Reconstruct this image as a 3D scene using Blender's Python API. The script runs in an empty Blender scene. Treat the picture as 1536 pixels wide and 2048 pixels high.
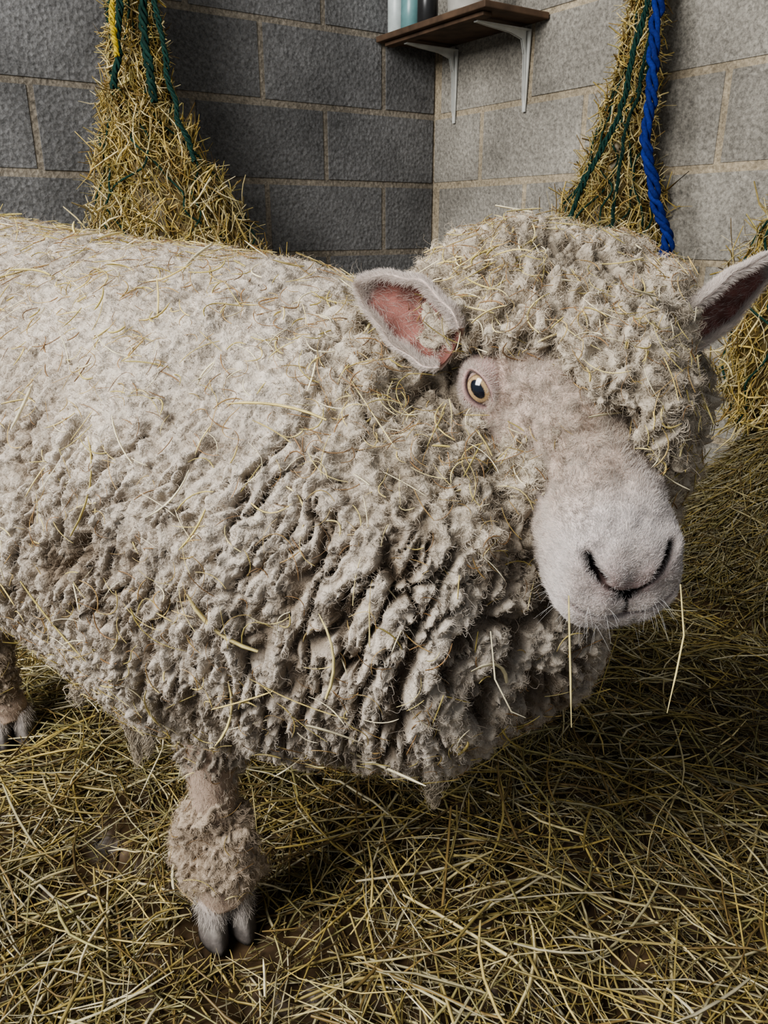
import bpy, math, numpy as np
from mathutils import Vector, Matrix
rng = np.random.default_rng(7)
scn = bpy.context.scene
col = scn.collection
try:
    scn.view_settings.look = 'AgX - Medium High Contrast'
except Exception as e: print(e)

# ------------------------------------------------------------------ noise
def hsh(i, j, k, s):
    n = (i*73856093) ^ (j*19349663) ^ (k*83492791) ^ (s*374761393)
    n &= 0xffffffff
    n = ((n ^ (n >> 13)) * 1274126177) & 0xffffffff
    n = ((n ^ (n >> 15)) * 2246822519 & 0xffffffffffff) & 0xffffffff
    n ^= n >> 16
    return n / 4294967296.0

def vnoise(p, s=0):
    f = np.floor(p); i = f.astype(np.int64); t = p-f; t = t*t*(3-2*t)
    r = 0
    for a in (0, 1):
        for b in (0, 1):
            for c in (0, 1):
                w = (t[:, 0] if a else 1-t[:, 0])*(t[:, 1] if b else 1-t[:, 1])*(t[:, 2] if c else 1-t[:, 2])
                r = r + w*hsh(i[:, 0]+a, i[:, 1]+b, i[:, 2]+c, s)
    return r*2-1

def vvec(p, s=0):
    return np.stack([vnoise(p, s), vnoise(p, s+11), vnoise(p, s+23)], 1)

def worley(p, s=0):
    f = np.floor(p).astype(np.int64)
    N = len(p); f1 = np.full(N, 9.0); f2 = np.full(N, 9.0); idr = np.zeros(N)
    for a in (-1, 0, 1):
        for b in (-1, 0, 1):
            for c in (-1, 0, 1):
                ci = f[:, 0]+a; cj = f[:, 1]+b; ck = f[:, 2]+c
                h = hsh(ci, cj, ck, s)
                dx = ci+h-p[:, 0]; dy = cj+hsh(ci, cj, ck, s+1)-p[:, 1]; dz = ck+hsh(ci, cj, ck, s+2)-p[:, 2]
                d = np.sqrt(dx*dx+dy*dy+dz*dz)
                m = d < f1
                f2 = np.where(m, f1, np.minimum(f2, d)); idr = np.where(m, h, idr); f1 = np.where(m, d, f1)
    return f1, f2, idr

def sstep(a, b, x):
    t = np.clip((x-a)/(b-a), 0, 1); return t*t*(3-2*t)

# ------------------------------------------------------------------ helpers
def link(o, parent=None):
    col.objects.link(o)
    if parent is not None:
        o.parent = parent
        o.matrix_parent_inverse = Matrix.Translation(-Vector(parent.location))
    return o

def empty(name, loc):
    e = bpy.data.objects.new(name, None); e.location = loc; e.empty_display_size = .1
    col.objects.link(e); return e

def np_mesh(name, verts, faces, cols=None, smooth=True):
    if not isinstance(faces, list): faces = [faces]
    me = bpy.data.meshes.new(name)
    verts = np.asarray(verts, dtype=np.float32)
    me.vertices.add(len(verts)); me.vertices.foreach_set('co', verts.ravel())
    nl = sum(f.size for f in faces); nf = sum(len(f) for f in faces)
    me.loops.add(nl); me.loops.foreach_set('vertex_index', np.concatenate([f.ravel() for f in faces]).astype(np.int32))
    starts = []; o = 0
    for f in faces:
        starts.append(o+np.arange(len(f))*f.shape[1]); o += f.size
    me.polygons.add(nf); me.polygons.foreach_set('loop_start', np.concatenate(starts).astype(np.int32))
    me.update(calc_edges=True)
    me.polygons.foreach_set('use_smooth', np.full(nf, smooth, dtype=bool))
    if cols is not None:
        a = me.color_attributes.new('col', 'FLOAT_COLOR', 'POINT')
        c4 = np.ones((len(verts), 4), dtype=np.float32); c4[:, :3] = cols
        a.data.foreach_set('color', c4.ravel())
    me.validate(); me.update()
    return me

def obj(name, me, mat, parent=None):
    o = bpy.data.objects.new(name, me)
    for m in (mat if isinstance(mat, (list, tuple)) else [mat]): me.materials.append(m)
    return link(o, parent)

def norm(v): return v/np.maximum(np.linalg.norm(v, axis=-1, keepdims=True), 1e-9)

def ribbons(P, W, T, C, sides=4, rndup=None):
    N, K, _ = P.shape
    t = np.empty_like(P); t[:, 1:-1] = P[:, 2:]-P[:, :-2]; t[:, 0] = P[:, 1]-P[:, 0]; t[:, -1] = P[:, -1]-P[:, -2]
    t = norm(t)
    up = rng.normal(size=(N, 1, 3)) if rndup is None else rndup.reshape(N, 1, 3)
    s = norm(np.cross(t, np.broadcast_to(up, t.shape))); u = np.cross(s, t)
    tap = np.ones(K); tap[0] = .75; tap[-1] = .35
    V = []
    for a in range(sides):
        an = 2*math.pi*a/sides+.4
        V.append(P+s*(math.cos(an)*W[:, None, None]*tap[None, :, None])+u*(math.sin(an)*T[:, None, None]*tap[None, :, None]))
    V = np.stack(V, 2)
    base = np.arange(N*K*sides).reshape(N, K, sides)
    a = base[:, :-1, :]; b = np.roll(base, -1, 2)[:, :-1, :]; c = np.roll(base, -1, 2)[:, 1:, :]; d = base[:, 1:, :]
    F = np.stack([a, b, c, d], -1).reshape(-1, 4)
    Cc = np.broadcast_to(C[:, None, None, :], (N, K, sides, 3))
    return V.reshape(-1, 3), F, Cc.reshape(-1, 3)

def merge(parts):
    V = []; F = []; C = []; o = 0
    for v, f, c in parts:
        V.append(v); F.append(f+o); C.append(c); o += len(v)
    return np.concatenate(V), F, np.concatenate(C)

def loft(cent, rx, ry=None, seg=24, ax=None):
    cent = np.asarray(cent, float); K = len(cent); rx = np.asarray(rx, float); ry = rx if ry is None else np.asarray(ry, float)
    t = np.gradient(cent, axis=0); t = norm(t)
    if ax is None: ax = np.array([1., 0, 0])
    s = norm(ax-t*(t@ax)[:, None]); u = np.cross(t, s)
    a = np.linspace(0, 2*np.pi, seg, endpoint=False)
    V = cent[:, None]+s[:, None]*np.cos(a)[None, :, None]*rx[:, None, None]+u[:, None]*np.sin(a)[None, :, None]*ry[:, None, None]
    base = np.arange(K*seg).reshape(K, seg)
    F = np.stack([base[:-1], np.roll(base, -1, 1)[:-1], np.roll(base, -1, 1)[1:], base[1:]], -1).reshape(-1, 4)
    V = np.concatenate([V.reshape(-1, 3), cent[:1], cent[-1:]])
    n = K*seg
    r0 = base[0]; r1 = base[-1]
    T = np.concatenate([np.stack([np.roll(r0, -1), r0, np.full(seg, n)], 1), np.stack([r1, np.roll(r1, -1), np.full(seg, n+1)], 1)])
    return V, [F, T]

def ico(sub=3):
    import bmesh
    bm = bmesh.new(); bmesh.ops.create_icosphere(bm, subdivisions=sub, radius=1)
    V = np.array([v.co[:] for v in bm.verts]); F = np.array([[v.index for v in f.verts] for f in bm.faces]); bm.free()
    return V, F
ICO3 = ico(3)

def ellipsoids_mesh(name, lst, voxel, smooth_it, sub):
    V = []; F = []; o = 0
    for c, M in lst:
        v = ICO3[0]@np.asarray(M).T+np.asarray(c); V.append(v); F.append(ICO3[1]+o); o += len(v)
    me = np_mesh(name+'_tmp', np.concatenate(V), np.concatenate(F))
    ob = bpy.data.objects.new(name+'_tmp', me); col.objects.link(ob)
    r = ob.modifiers.new('r', 'REMESH'); r.mode = 'VOXEL'; r.voxel_size = voxel
    if smooth_it:
        s = ob.modifiers.new('s', 'SMOOTH'); s.iterations = smooth_it; s.factor = .5
    if sub:
        s = ob.modifiers.new('ss', 'SUBSURF'); s.levels = sub; s.render_levels = sub
    dg = bpy.context.evaluated_depsgraph_get(); ev = ob.evaluated_get(dg); m2 = ev.to_mesh()
    nv = len(m2.vertices); co = np.empty(nv*3, dtype=np.float32); m2.vertices.foreach_get('co', co)
    no = np.empty(nv*3, dtype=np.float32); m2.vertex_normals.foreach_get('vector', no)
    li = np.empty(len(m2.loops), dtype=np.int32); m2.loops.foreach_get('vertex_index', li)
    F = li.reshape(-1, 4)
    ev.to_mesh_clear(); bpy.data.objects.remove(ob)
    return co.reshape(-1, 3).astype(float), no.reshape(-1, 3).astype(float), F

def vert_normals(V, F):
    a, b, c, d = V[F[:, 0]], V[F[:, 1]], V[F[:, 2]], V[F[:, 3]]
    fn = np.cross(c-a, d-b); N = np.zeros_like(V)
    for k in range(4):
        for j in range(3): N[:, j] += np.bincount(F[:, k], weights=fn[:, j], minlength=len(V))
    return norm(N), np.linalg.norm(fn, axis=1)*.5

def sample(V, N, F, area, n, w=None):
    p = area if w is None else area*w[F].mean(1)
    idx = rng.choice(len(F), n, p=p/p.sum())
    u = rng.random(n)[:, None]; v = rng.random(n)[:, None]; f = F[idx]
    def L(A): return (A[f[:, 0]]*(1-u)+A[f[:, 1]]*u)*(1-v)+(A[f[:, 3]]*(1-u)+A[f[:, 2]]*u)*v
    return L(V), norm(L(N)), idx

def hair(name, P, R, C, mat, parent):
    N, K, _ = P.shape
    c = bpy.data.hair_curves.new(name); c.add_curves([K]*N)
    c.attributes['position'].data.foreach_set('vector', P.astype(np.float32).ravel())
    ra = c.attributes.get('radius') or c.attributes.new('radius', 'FLOAT', 'POINT')
    prof = np.linspace(1, .35, K)
    ra.data.foreach_set('value', (R[:, None]*prof[None]).astype(np.float32).ravel())
    ca = c.attributes.new('col', 'FLOAT_COLOR', 'CURVE'); c4 = np.ones((N, 4), dtype=np.float32); c4[:, :3] = C
    ca.data.foreach_set('color', c4.ravel())
    c.materials.append(mat)
    o = bpy.data.objects.new(name, c); return link(o, parent)

# ------------------------------------------------------------------ materials
def mat_new(name):
    m = bpy.data.materials.new(name); m.use_nodes = True
    return m, m.node_tree, m.node_tree.nodes['Principled BSDF']

def attr_mat(name, rough=.9, spec=.2, noise=0, nscale=60, coat=0, sss=0, bump=0, bscale=300):
    m, nt, b = mat_new(name); N = nt.nodes; Lk = nt.links
    a = N.new('ShaderNodeAttribute'); a.attribute_name = 'col'
    out = a.outputs['Color']
    if noise:
        tn = N.new('ShaderNodeTexNoise'); tn.inputs['Scale'].default_value = nscale; tn.inputs['Detail'].default_value = 4
        tc = N.new('ShaderNodeTexCoord'); Lk.new(tc.outputs['Object'], tn.inputs['Vector'])
        mr = N.new('ShaderNodeMapRange'); mr.inputs['From Min'].default_value = .3; mr.inputs['From Max'].default_value = .7
        mr.inputs['To Min'].default_value = 1-noise; mr.inputs['To Max'].default_value = 1+noise
        Lk.new(tn.outputs['Fac'], mr.inputs['Value'])
        mx = N.new('ShaderNodeVectorMath'); mx.operation = 'SCALE'; Lk.new(out, mx.inputs[0]); Lk.new(mr.outputs[0], mx.inputs['Scale']); out = mx.outputs[0]
    Lk.new(out, b.inputs['Base Color'])
    b.inputs['Roughness'].default_value = rough; b.inputs['Specular IOR Level'].default_value = spec
    if coat: b.inputs['Coat Weight'].default_value = coat; b.inputs['Coat Roughness'].default_value = .03
    if sss:
        b.inputs['Subsurface Weight'].default_value = sss; b.inputs['Subsurface Radius'].default_value = (.01, .005, .003); b.inputs['Subsurface Scale'].default_value = .6
    if bump:
        t2 = N.new('ShaderNodeTexNoise'); t2.inputs['Scale'].default_value = bscale; t2.inputs['Detail'].default_value = 3
        tc = N.new('ShaderNodeTexCoord'); Lk.new(tc.outputs['Object'], t2.inputs['Vector'])
        bp = N.new('ShaderNodeBump'); bp.inputs['Strength'].default_value = bump; bp.inputs['Distance'].default_value = .002
        Lk.new(t2.outputs['Fac'], bp.inputs['Height']); Lk.new(bp.outputs[0], b.inputs['Normal'])
    return m

M_straw = attr_mat('straw', .45, .4, .25, 90)
M_fleece = attr_mat('fleece_wool', 1, .05, .2, 120, bump=.8, bscale=500)
M_fibre = attr_mat('wool_fibre', 1, .08)
M_skin = attr_mat('face_skin', .75, .2, .12, 90, bump=.4, bscale=700, sss=.1)
M_eye = attr_mat('eye_wet', .12, .5, 0, coat=1)
M_rope = attr_mat('rope', .8, .2, .3, 200)
M_hoof = attr_mat('hoof_horn', .55, .3, .3, 120, bump=.4, bscale=200)
M_soil = attr_mat('trodden_muck', 1, .1, .5, 40, bump=1, bscale=150)

def block_mat():
    m, nt, b = mat_new('concrete_block'); N = nt.nodes; Lk = nt.links
    a = N.new('ShaderNodeAttribute'); a.attribute_name = 'col'
    tc = N.new('ShaderNodeTexCoord')
    n1 = N.new('ShaderNodeTexNoise'); n1.inputs['Scale'].default_value = 95; n1.inputs['Detail'].default_value = 6; n1.inputs['Roughness'].default_value = .8
    n2 = N.new('ShaderNodeTexNoise'); n2.inputs['Scale'].default_value = 4; n2.inputs['Detail'].default_value = 5
    vo = N.new('ShaderNodeTexVoronoi'); vo.inputs['Scale'].default_value = 80
    for n in (n1, n2, vo): Lk.new(tc.outputs['Object'], n.inputs['Vector'])
    r1 = N.new('ShaderNodeMapRange'); r1.inputs['From Min'].default_value = .34; r1.inputs['From Max'].default_value = .66; r1.inputs['To Min'].default_value = .5; r1.inputs['To Max'].default_value = 1.45
    r2 = N.new('ShaderNodeMapRange'); r2.inputs['From Min'].default_value = .3; r2.inputs['From Max'].default_value = .7; r2.inputs['To Min'].default_value = .72; r2.inputs['To Max'].default_value = 1.28
    Lk.new(n1.outputs['Fac'], r1.inputs['Value']); Lk.new(n2.outputs['Fac'], r2.inputs['Value'])
    mu = N.new('ShaderNodeMath'); mu.operation = 'MULTIPLY'; Lk.new(r1.outputs[0], mu.inputs[0]); Lk.new(r2.outputs[0], mu.inputs[1])
    sc = N.new('ShaderNodeVectorMath'); sc.operation = 'SCALE'; Lk.new(a.outputs['Color'], sc.inputs[0]); Lk.new(mu.outputs[0], sc.inputs['Scale'])
    Lk.new(sc.outputs[0], b.inputs['Base Color']); b.inputs['Roughness'].default_value = .95; b.inputs['Specular IOR Level'].default_value = .15
    ad = N.new('ShaderNodeMath'); ad.operation = 'ADD'; Lk.new(n1.outputs['Fac'], ad.inputs[0]); Lk.new(vo.outputs['Distance'], ad.inputs[1])
    bp = N.new('ShaderNodeBump'); bp.inputs['Strength'].default_value = .8; bp.inputs['Distance'].default_value = .005
    Lk.new(ad.outputs[0], bp.inputs['Height']); Lk.new(bp.outputs[0], b.inputs['Normal'])
    return m
M_block = block_mat()

def plain(name, c, rough=.5, metal=0, noise=.15, nscale=30):
    m, nt, b = mat_new(name); N = nt.nodes; Lk = nt.links
    tn = N.new('ShaderNodeTexNoise'); tn.inputs['Scale'].default_value = nscale; tn.inputs['Detail'].default_value = 5
    tc = N.new('ShaderNodeTexCoord'); Lk.new(tc.outputs['Object'], tn.inputs['Vector'])
    cr = N.new('ShaderNodeValToRGB'); cr.color_ramp.elements[0].position = .3; cr.color_ramp.elements[1].position = .7
    cr.color_ramp.elements[0].color = (*[x*(1-noise) for x in c], 1); cr.color_ramp.elements[1].color = (*[min(1, x*(1+noise)) for x in c], 1)
    Lk.new(tn.outputs['Fac'], cr.inputs[0]); Lk.new(cr.outputs[0], b.inputs['Base Color'])
    b.inputs['Roughness'].default_value = rough; b.inputs['Metallic'].default_value = metal
    return m

# ------------------------------------------------------------------ room
CX, CY = .18, 3.07
dL = np.array([-.829, -.559]); dR = np.array([.559, -.829])
def wall(name, d, n, L, off_even, off_odd, c_block, c_mortar, seed):
    r = np.random.default_rng(seed)
    V = []; F = []; C = []
    def P(t, q, z): return (CX+d[0]*t+n[0]*q, CY+d[1]*t+n[1]*q, z)
    def box(t0, t1, q0, q1, z0, z1, c, inset=0.):
        o = len(V)
        for (t, z) in ((t0, z0), (t1, z0), (t1, z1), (t0, z1)): V.append(P(t, q0, z))
        for (t, z) in ((t0+inset, z0+inset), (t1-inset, z0+inset), (t1-inset, z1-inset), (t0+inset, z1-inset)): V.append(P(t, q1, z))
        for f in ((4, 5, 6, 7), (3, 2, 1, 0), (0, 1, 5, 4), (1, 2, 6, 5), (2, 3, 7, 6), (3, 0, 4, 7)): F.append([o+i for i in f])
        C.extend([c]*8)
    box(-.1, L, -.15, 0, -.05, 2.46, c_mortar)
    for k in range(-4, 7):
        z0 = .884+.225*k+.006; z1 = .884+.225*(k+1)-.006
        t = (off_even if k % 2 == 0 else off_odd)-.45
        while t < L:
            a = max(t+.006, .004); b = min(t+.45-.006, L)
            if b-a > .03:
                g = r.uniform(.86, 1.14); q = r.uniform(.002, .004)
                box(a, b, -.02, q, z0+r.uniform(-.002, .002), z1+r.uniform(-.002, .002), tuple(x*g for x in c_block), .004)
            t += .45
    me = np_mesh(name, np.array(V), np.array(F), np.array(C), smooth=False)
    return obj(name, me, M_block)
nL = np.array([.559, -.829]); nR = np.array([-.829, -.559])
wall('wall_left', dL, nL, 3.6, .45, .22, (.190, .187, .183), (.29, .255, .205), 1)  # darker blocks and mortar: this wall's shade is put into its colour
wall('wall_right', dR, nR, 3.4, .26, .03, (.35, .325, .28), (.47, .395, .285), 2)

def room_pt(a, b): return CX+dL[0]*a+dR[0]*b, CY+dL[1]*a+dR[1]*b
def ground_h(x, y):
    p = np.stack([x, y, np.zeros_like(x)], 1)
    h = .012*vnoise(p/.12, 3)+.009*vnoise(p/.04, 4)+.006*vnoise(p/.015, 5)
    foot = np.exp(-((x+.18)**2+(y-.66)**2)/.07**2)
    foot = np.maximum(foot, np.exp(-((x+.58)**2+(y-1.01)**2)/.09**2))
    return h*(1-foot)-.003+.003*vnoise(p/.012, 6)*foot
def heap_h(x, y):
    r2 = ((x-1.0)**2+(y-1.66)**2)/.27**2
    return ground_h(x, y)*.7+.44*np.exp(-r2)-.03
c4 = [room_pt(0, 0), room_pt(3.6, 0), room_pt(3.6, 3.4), room_pt(0, 3.4)]
fv = [(x, y, -.05) for x, y in c4]+[(x, y, -.03) for x, y in c4]
me = np_mesh('floor', np.array(fv), np.array([[4, 5, 6, 7], [3, 2, 1, 0], [0, 1, 5, 4], [1, 2, 6, 5], [2, 3, 7, 6], [3, 0, 4, 7]]), np.tile([.10, .08, .06], (8, 1)), False)
obj('floor', me, M_soil)

HAY = np.array([[.54, .43, .17], [.64, .54, .28], [.38, .30, .11], [.72, .64, .42], [.44, .39, .17], [.21, .145, .06], [.58, .44, .14], [.29, .20, .075], [.60, .53, .31]])
def hay_cols(n, dark=0.):
    c = HAY[rng.integers(0, len(HAY), n)]*rng.uniform(.5, 1.12, (n, 1))
    return c*(1-dark)
def ground_straws(n, xr, yr, Lr, wr, zl, dark, tilt=.12, hf=ground_h, patch=0., minh=None):
    x = rng.uniform(*xr, n*3); y = rng.uniform(*yr, n*3)
    dx = x-CX; dy = y-CY
    ok = (dx*nL[0]+dy*nL[1] > .1) & (dx*nR[0]+dy*nR[1] > .1)
    ok &= ((x+.18)**2+(y-.66)**2 > (.045 if Lr[1] > .05 else .034)**2) & ((x+.58)**2+(y-1.0)**2 > .045**2)
    if patch: ok &= (vnoise(np.stack([x, y, 0*x], 1)/.09, 77)*.5+.5+rng.random(len(x))*.5 > patch)
    if minh is not None: ok &= heap_h(x, y) > minh
    x = x[ok][:n]; y = y[ok][:n]; n = len(x)
    L = rng.uniform(*Lr, n); th = rng.uniform(0, 2*np.pi, n); K = 5
    near = np.sqrt((x+.18)**2+(y-.66)**2); L = np.where(near < .10, np.minimum(L, .04), L)
    u = np.linspace(-.5, .5, K)
    bend = rng.normal(0, .07, n)
    X = x[:, None]+np.cos(th)[:, None]*u*L[:, None]-np.sin(th)[:, None]*(u**2)*(bend*L)[:, None]*4
    Y = y[:, None]+np.sin(th)[:, None]*u*L[:, None]+np.cos(th)[:, None]*(u**2)*(bend*L)[:, None]*4
    h = hf(X.ravel(), Y.ravel()).reshape(n, K)
    z = h*.5+h.mean(1)[:, None]*.5+.003+zl*rng.random(n)[:, None]**1.5+u*L[:, None]*rng.normal(0, tilt, n)[:, None]
    z = np.maximum(z, h+.001)
    P = np.stack([X, Y, z], -1)
    for nn in (nL, nR):
        q = (P[..., 0]-CX)*nn[0]+(P[..., 1]-CY)*nn[1]
        push = np.maximum(0, .015-q); P[..., 0] += push*nn[0]; P[..., 1] += push*nn[1]
    W = rng.uniform(*wr, n)
    return ribbons(P, W, W*.5, hay_cols(n, dark))
def hfield(a0, a1, b0, b1, na, nb, hf):
    A, B = np.meshgrid(np.linspace(a0, a1, na), np.linspace(b0, b1, nb), indexing='ij')
    gx = CX+dL[0]*A+dR[0]*B; gy = CY+dL[1]*A+dR[1]*B
    gz = hf(gx.ravel(), gy.ravel())
    gi = np.arange(gx.size).reshape(gx.shape)
    GF = np.stack([gi[:-1, :-1], gi[1:, :-1], gi[1:, 1:], gi[:-1, 1:]], -1).reshape(-1, 4)
    GV = np.stack([gx.ravel(), gy.ravel(), gz], 1)
    gc = np.array([.060, .038, .020])*(1+.5*vnoise(GV/.03, 8))[:, None]
    return GV, GF, gc
parts = [hfield(.012, 3.55, .012, 3.35, 420, 400, ground_h),
         ground_straws(8500, (-.95, 1.05), (.25, 1.7), (.04, .14), (.0007, .0016), .018, .35, patch=.56),
         ground_straws(4400, (-.95, 1.05), (.25, 1.7), (.06, .20), (.0010, .0022), .030, 0, .1, patch=.60),
         ground_straws(26000, (-.95, 1.05), (.25, 1.5), (.006, .035), (.0004, .0011), .012, .5, .5),
         ground_straws(9000, (-1.9, 1.5), (.1, 3.0), (.06, .2), (.001, .0020), .03, .3)]
V, F, C = merge(parts)
obj('straw_bedding', np_mesh('straw_bedding', V, F, C), [M_straw])
hv, hfc, hc_ = hfield(.012, 1.0, .8, 2.2, 120, 120, heap_h)
parts = [(hv, hfc, hc_*2), ground_straws(9000, (.5, 1.4), (1.2, 2.2), (.05, .16), (.0009, .002), .035, .45, .3, hf=heap_h, minh=.02)]  # heap straw darkened in colour to stand in for the shade there
V, F, C = merge(parts)
obj('hay_heap', np_mesh('hay_heap', V, F, C), [M_straw])
# ------------------------------------------------------------------ hay nets
def hay_net(name, base, prof, nst, ropes, seed, spread=1., net=9):
    root = empty(name, base)
    prof = np.array(prof, float)
    def at(z):
        o = np.argsort(prof[:, 0]); pz = prof[o]
        return [np.interp(z, pz[:, 0], pz[:, k]) for k in (1, 2, 3)]
    zz = np.linspace(prof[:, 0].min(), prof[:, 0].max(), 60)
    dx, dy, r = at(zz); r = r*.68
    cen = np.stack([base[0]+dx, base[1]+dy, zz], 1)
    V, F = loft(cen, r, seg=48)
    V = V+vvec(V/.05, seed)*.018+vvec(V/.015, seed+5)*.008
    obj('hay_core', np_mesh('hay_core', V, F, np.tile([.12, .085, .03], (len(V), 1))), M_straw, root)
    n = nst; z = zz[0]+(zz[-1]-zz[0])*rng.random(n)**1.15; dx, dy, r = at(z); an = rng.uniform(0, 2*np.pi, n)
    lump = 1+.25*vnoise(np.stack([an*1.5, z/.07, 0*z], 1), seed+9)
    rad = r*rng.uniform(.58, 1.02, n)*lump
    c = np.stack([base[0]+dx+np.cos(an)*rad, base[1]+dy+np.sin(an)*rad, z], 1)
    rd = np.stack([np.cos(an), np.sin(an), np.zeros(n)], 1); tg = np.stack([-np.sin(an), np.cos(an), np.zeros(n)], 1)
    d = norm(np.array([0, 0, -1.])*rng.uniform(.3, 1.4, (n, 1))+tg*rng.normal(0, .8, (n, 1))+rd*rng.normal(.2, .55, (n, 1)))
    L = rng.uniform(.03, .16, n)*spread*np.clip(r/.12, .6, 1); u = np.linspace(-.5, .5, 5)
    bd = np.cross(d, rng.normal(size=(n, 3)))*.25
    P = c[:, None]+d[:, None]*(u[None, :, None]*L[:, None, None])+bd[:, None]*((u**2)[None, :, None]*L[:, None, None]*3)
    for nn in (nL, nR):
        q = (P[..., 0]-CX)*nn[0]+(P[..., 1]-CY)*nn[1]
        push = np.maximum(0, .012-q); P[..., 0] += push*nn[0]; P[..., 1] += push*nn[1]
    W = rng.uniform(.0009, .0028, n)
    v, f, cc = ribbons(P, W, W*.5, hay_cols(n)*np.array([1.18, 1.13, 1.0]))
    obj('hay', np_mesh('hay', v, f, cc), M_straw, root)
    K = 90; z = np.linspace(zz[0]+.01, zz[-1], K); dx, dy, r = at(z); PP = []
    for sgn in (1, -1):
        for k in range(net):
            a = 2*np.pi*k/net+sgn*(z-zz[0])*3.5+.3*vnoise(np.stack([z/.06, 0*z+k, 0*z+sgn], 1), seed)
            rr = r*(.95+.06*np.sin(z*40+k))
            PP.append(np.stack([base[0]+dx+np.cos(a)*rr, base[1]+dy+np.sin(a)*rr, z], 1))
    PP = np.array(PP)
    for nn in (nL, nR):
        q = (PP[..., 0]-CX)*nn[0]+(PP[..., 1]-CY)*nn[1]
        push = np.maximum(0, .012-q); PP[..., 0] += push*nn[0]; PP[..., 1] += push*nn[1]
    n = len(PP)
    v, f, cc = ribbons(PP, np.full(n, .0026), np.full(n, .0026), np.tile([.012, .042, .030], (n, 1)), 6)
    obj('netting', np_mesh('netting', v, f, cc), M_rope, root)
    for rn, pts, rad, c in ropes:
        pts = np.array(pts, float); m = 200
        s = np.linspace(0, 1, len(pts)); t = np.linspace(0, 1, m)
        ce = np.stack([np.interp(t, s, pts[:, k]) for k in range(3)], 1)
        for _ in range(12): ce[1:-1] = (ce[:-2]+ce[1:-1]*2+ce[2:])/4
        ce = ce+vvec(ce/.05, seed)*.006
        Ln = np.linalg.norm(np.diff(ce, axis=0), axis=1).sum()
        S = []
        for k in range(3):
            a = t*Ln/(rad*11)*2*np.pi+k*2*np.pi/3
            S.append(ce+np.stack([np.cos(a)*rad*.7, np.sin(a)*rad*.7, 0*a], 1)+vvec(ce/.02, k)*rad*.5)
        S = np.array(S)
        v, f, cc = ribbons(S, np.full(3, rad*.55), np.full(3, rad*.35), np.tile(c, (3, 1))*rng.uniform(.7, 1.3, (3, 1)), 8, rndup=np.tile([0.3, 1., 0], (3, 1)))
        obj(rn, np_mesh(rn, v, f, cc), M_rope, root)
    return root
GREEN = (.008, .032, .024); YEL = (.46, .34, .04); BLUE = (.010, .025, .17)
b = (-.63, 2.36, .55)
hay_net('hay_net', b, [(.20, .03, 0, .14), (.32, .06, 0, .235), (.5, .08, 0, .262), (.66, .055, 0, .245), (.76, .03, 0, .21), (.86, 0, 0, .17), (.96, -.025, 0, .125), (1.05, -.035, 0, .09), (1.15, -.035, 0, .070), (1.3, -.03, 0, .06), (1.5, -.02, .02, .05)],
        11000, [('green_rope_a', [(-.60, 2.28, 1.75), (-.60, 2.27, 1.35), (-.60, 2.24, 1.2), (-.58, 2.20, 1.04)], .009, GREEN),
               ('green_rope_b', [(-.64, 2.28, 1.75), (-.65, 2.27, 1.35), (-.67, 2.25, 1.2), (-.69, 2.24, 1.08)], .008, GREEN),
               ('green_rope_c', [(-.62, 2.28, 1.75), (-.58, 2.27, 1.3), (-.555, 2.23, 1.14), (-.52, 2.19, 1.0), (-.48, 2.17, .90)], .006, GREEN),
               ('yellow_rope', [(-.640, 2.25, 1.75), (-.65, 2.21, 1.33), (-.660, 2.18, 1.22), (-.655, 2.17, 1.14)], .006, YEL)], 31, net=6)
b = (.60, 2.22, .55)
hay_net('hay_net.001', b, [(.22, -.02, 0, .1), (.35, -.02, 0, .17), (.55, -.02, 0, .175), (.72, -.01, 0, .15), (.85, .01, 0, .105), (.98, .02, 0, .068), (1.1, .035, 0, .05), (1.25, .045, 0, .038), (1.45, .05, .02, .035)],
        6500, [('green_rope_a', [(.65, 2.14, 1.7), (.63, 2.13, 1.3), (.60, 2.12, 1.15), (.57, 2.1, 1.0), (.50, 2.08, .86), (.45, 2.08, .72)], .006, GREEN),
               ('green_rope_b', [(.65, 2.14, 1.7), (.65, 2.13, 1.3), (.63, 2.12, 1.15), (.60, 2.1, 1.0), (.57, 2.06, .86), (.56, 2.04, .72)], .004, GREEN),
               ('blue_rope', [(.615, 2.13, 1.7), (.62, 2.12, 1.35), (.640, 2.10, 1.2), (.633, 2.07, 1.06), (.625, 2.04, .93), (.650, 2.02, .82), (.690, 2.01, .73), (.69, 2.02, .6)], .012, BLUE)], 37, net=7)
b = (.90, 1.74, .55)
hay_net('hay_net.002', b, [(.32, 0, 0, .1), (.42, 0, 0, .13), (.6, 0, 0, .14), (.72, 0, 0, .12), (.82, .02, 0, .08), (.92, .04, .0, .05), (1.2, .06, 0, .025), (1.5, .06, 0, .02)],
        4500, [], 41, net=4)

# ------------------------------------------------------------------ shelf
sh = empty('wall_shelf', (.35, 2.8, 1.3))
M_wood = plain('old_board', (.10, .06, .035), .8, 0, .4, 18)
M_white = plain('white_enamel', (.62, .62, .58), .45, 0, .12, 25)
def prism(name, t0, t1, q0, q1, z0, z1, mat, parent, bev=.003):
    vs = [(CX+dR[0]*t+nR[0]*q, CY+dR[1]*t+nR[1]*q, z) for z in (z0, z1) for (t, q) in ((t0, q0), (t1, q0), (t1, q1), (t0, q1))]
    me = np_mesh(name, np.array(vs), np.array([[3, 2, 1, 0], [4, 5, 6, 7], [0, 1, 5, 4], [1, 2, 6, 5], [2, 3, 7, 6], [3, 0, 4, 7]]), None, False)
    o = obj(name, me, mat, parent)
    bm = o.modifiers.new('b', 'BEVEL'); bm.width = bev; bm.segments = 2
    return o
prism('board', .008, .55, .008, .255, 1.312, 1.330, M_wood, sh)
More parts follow.
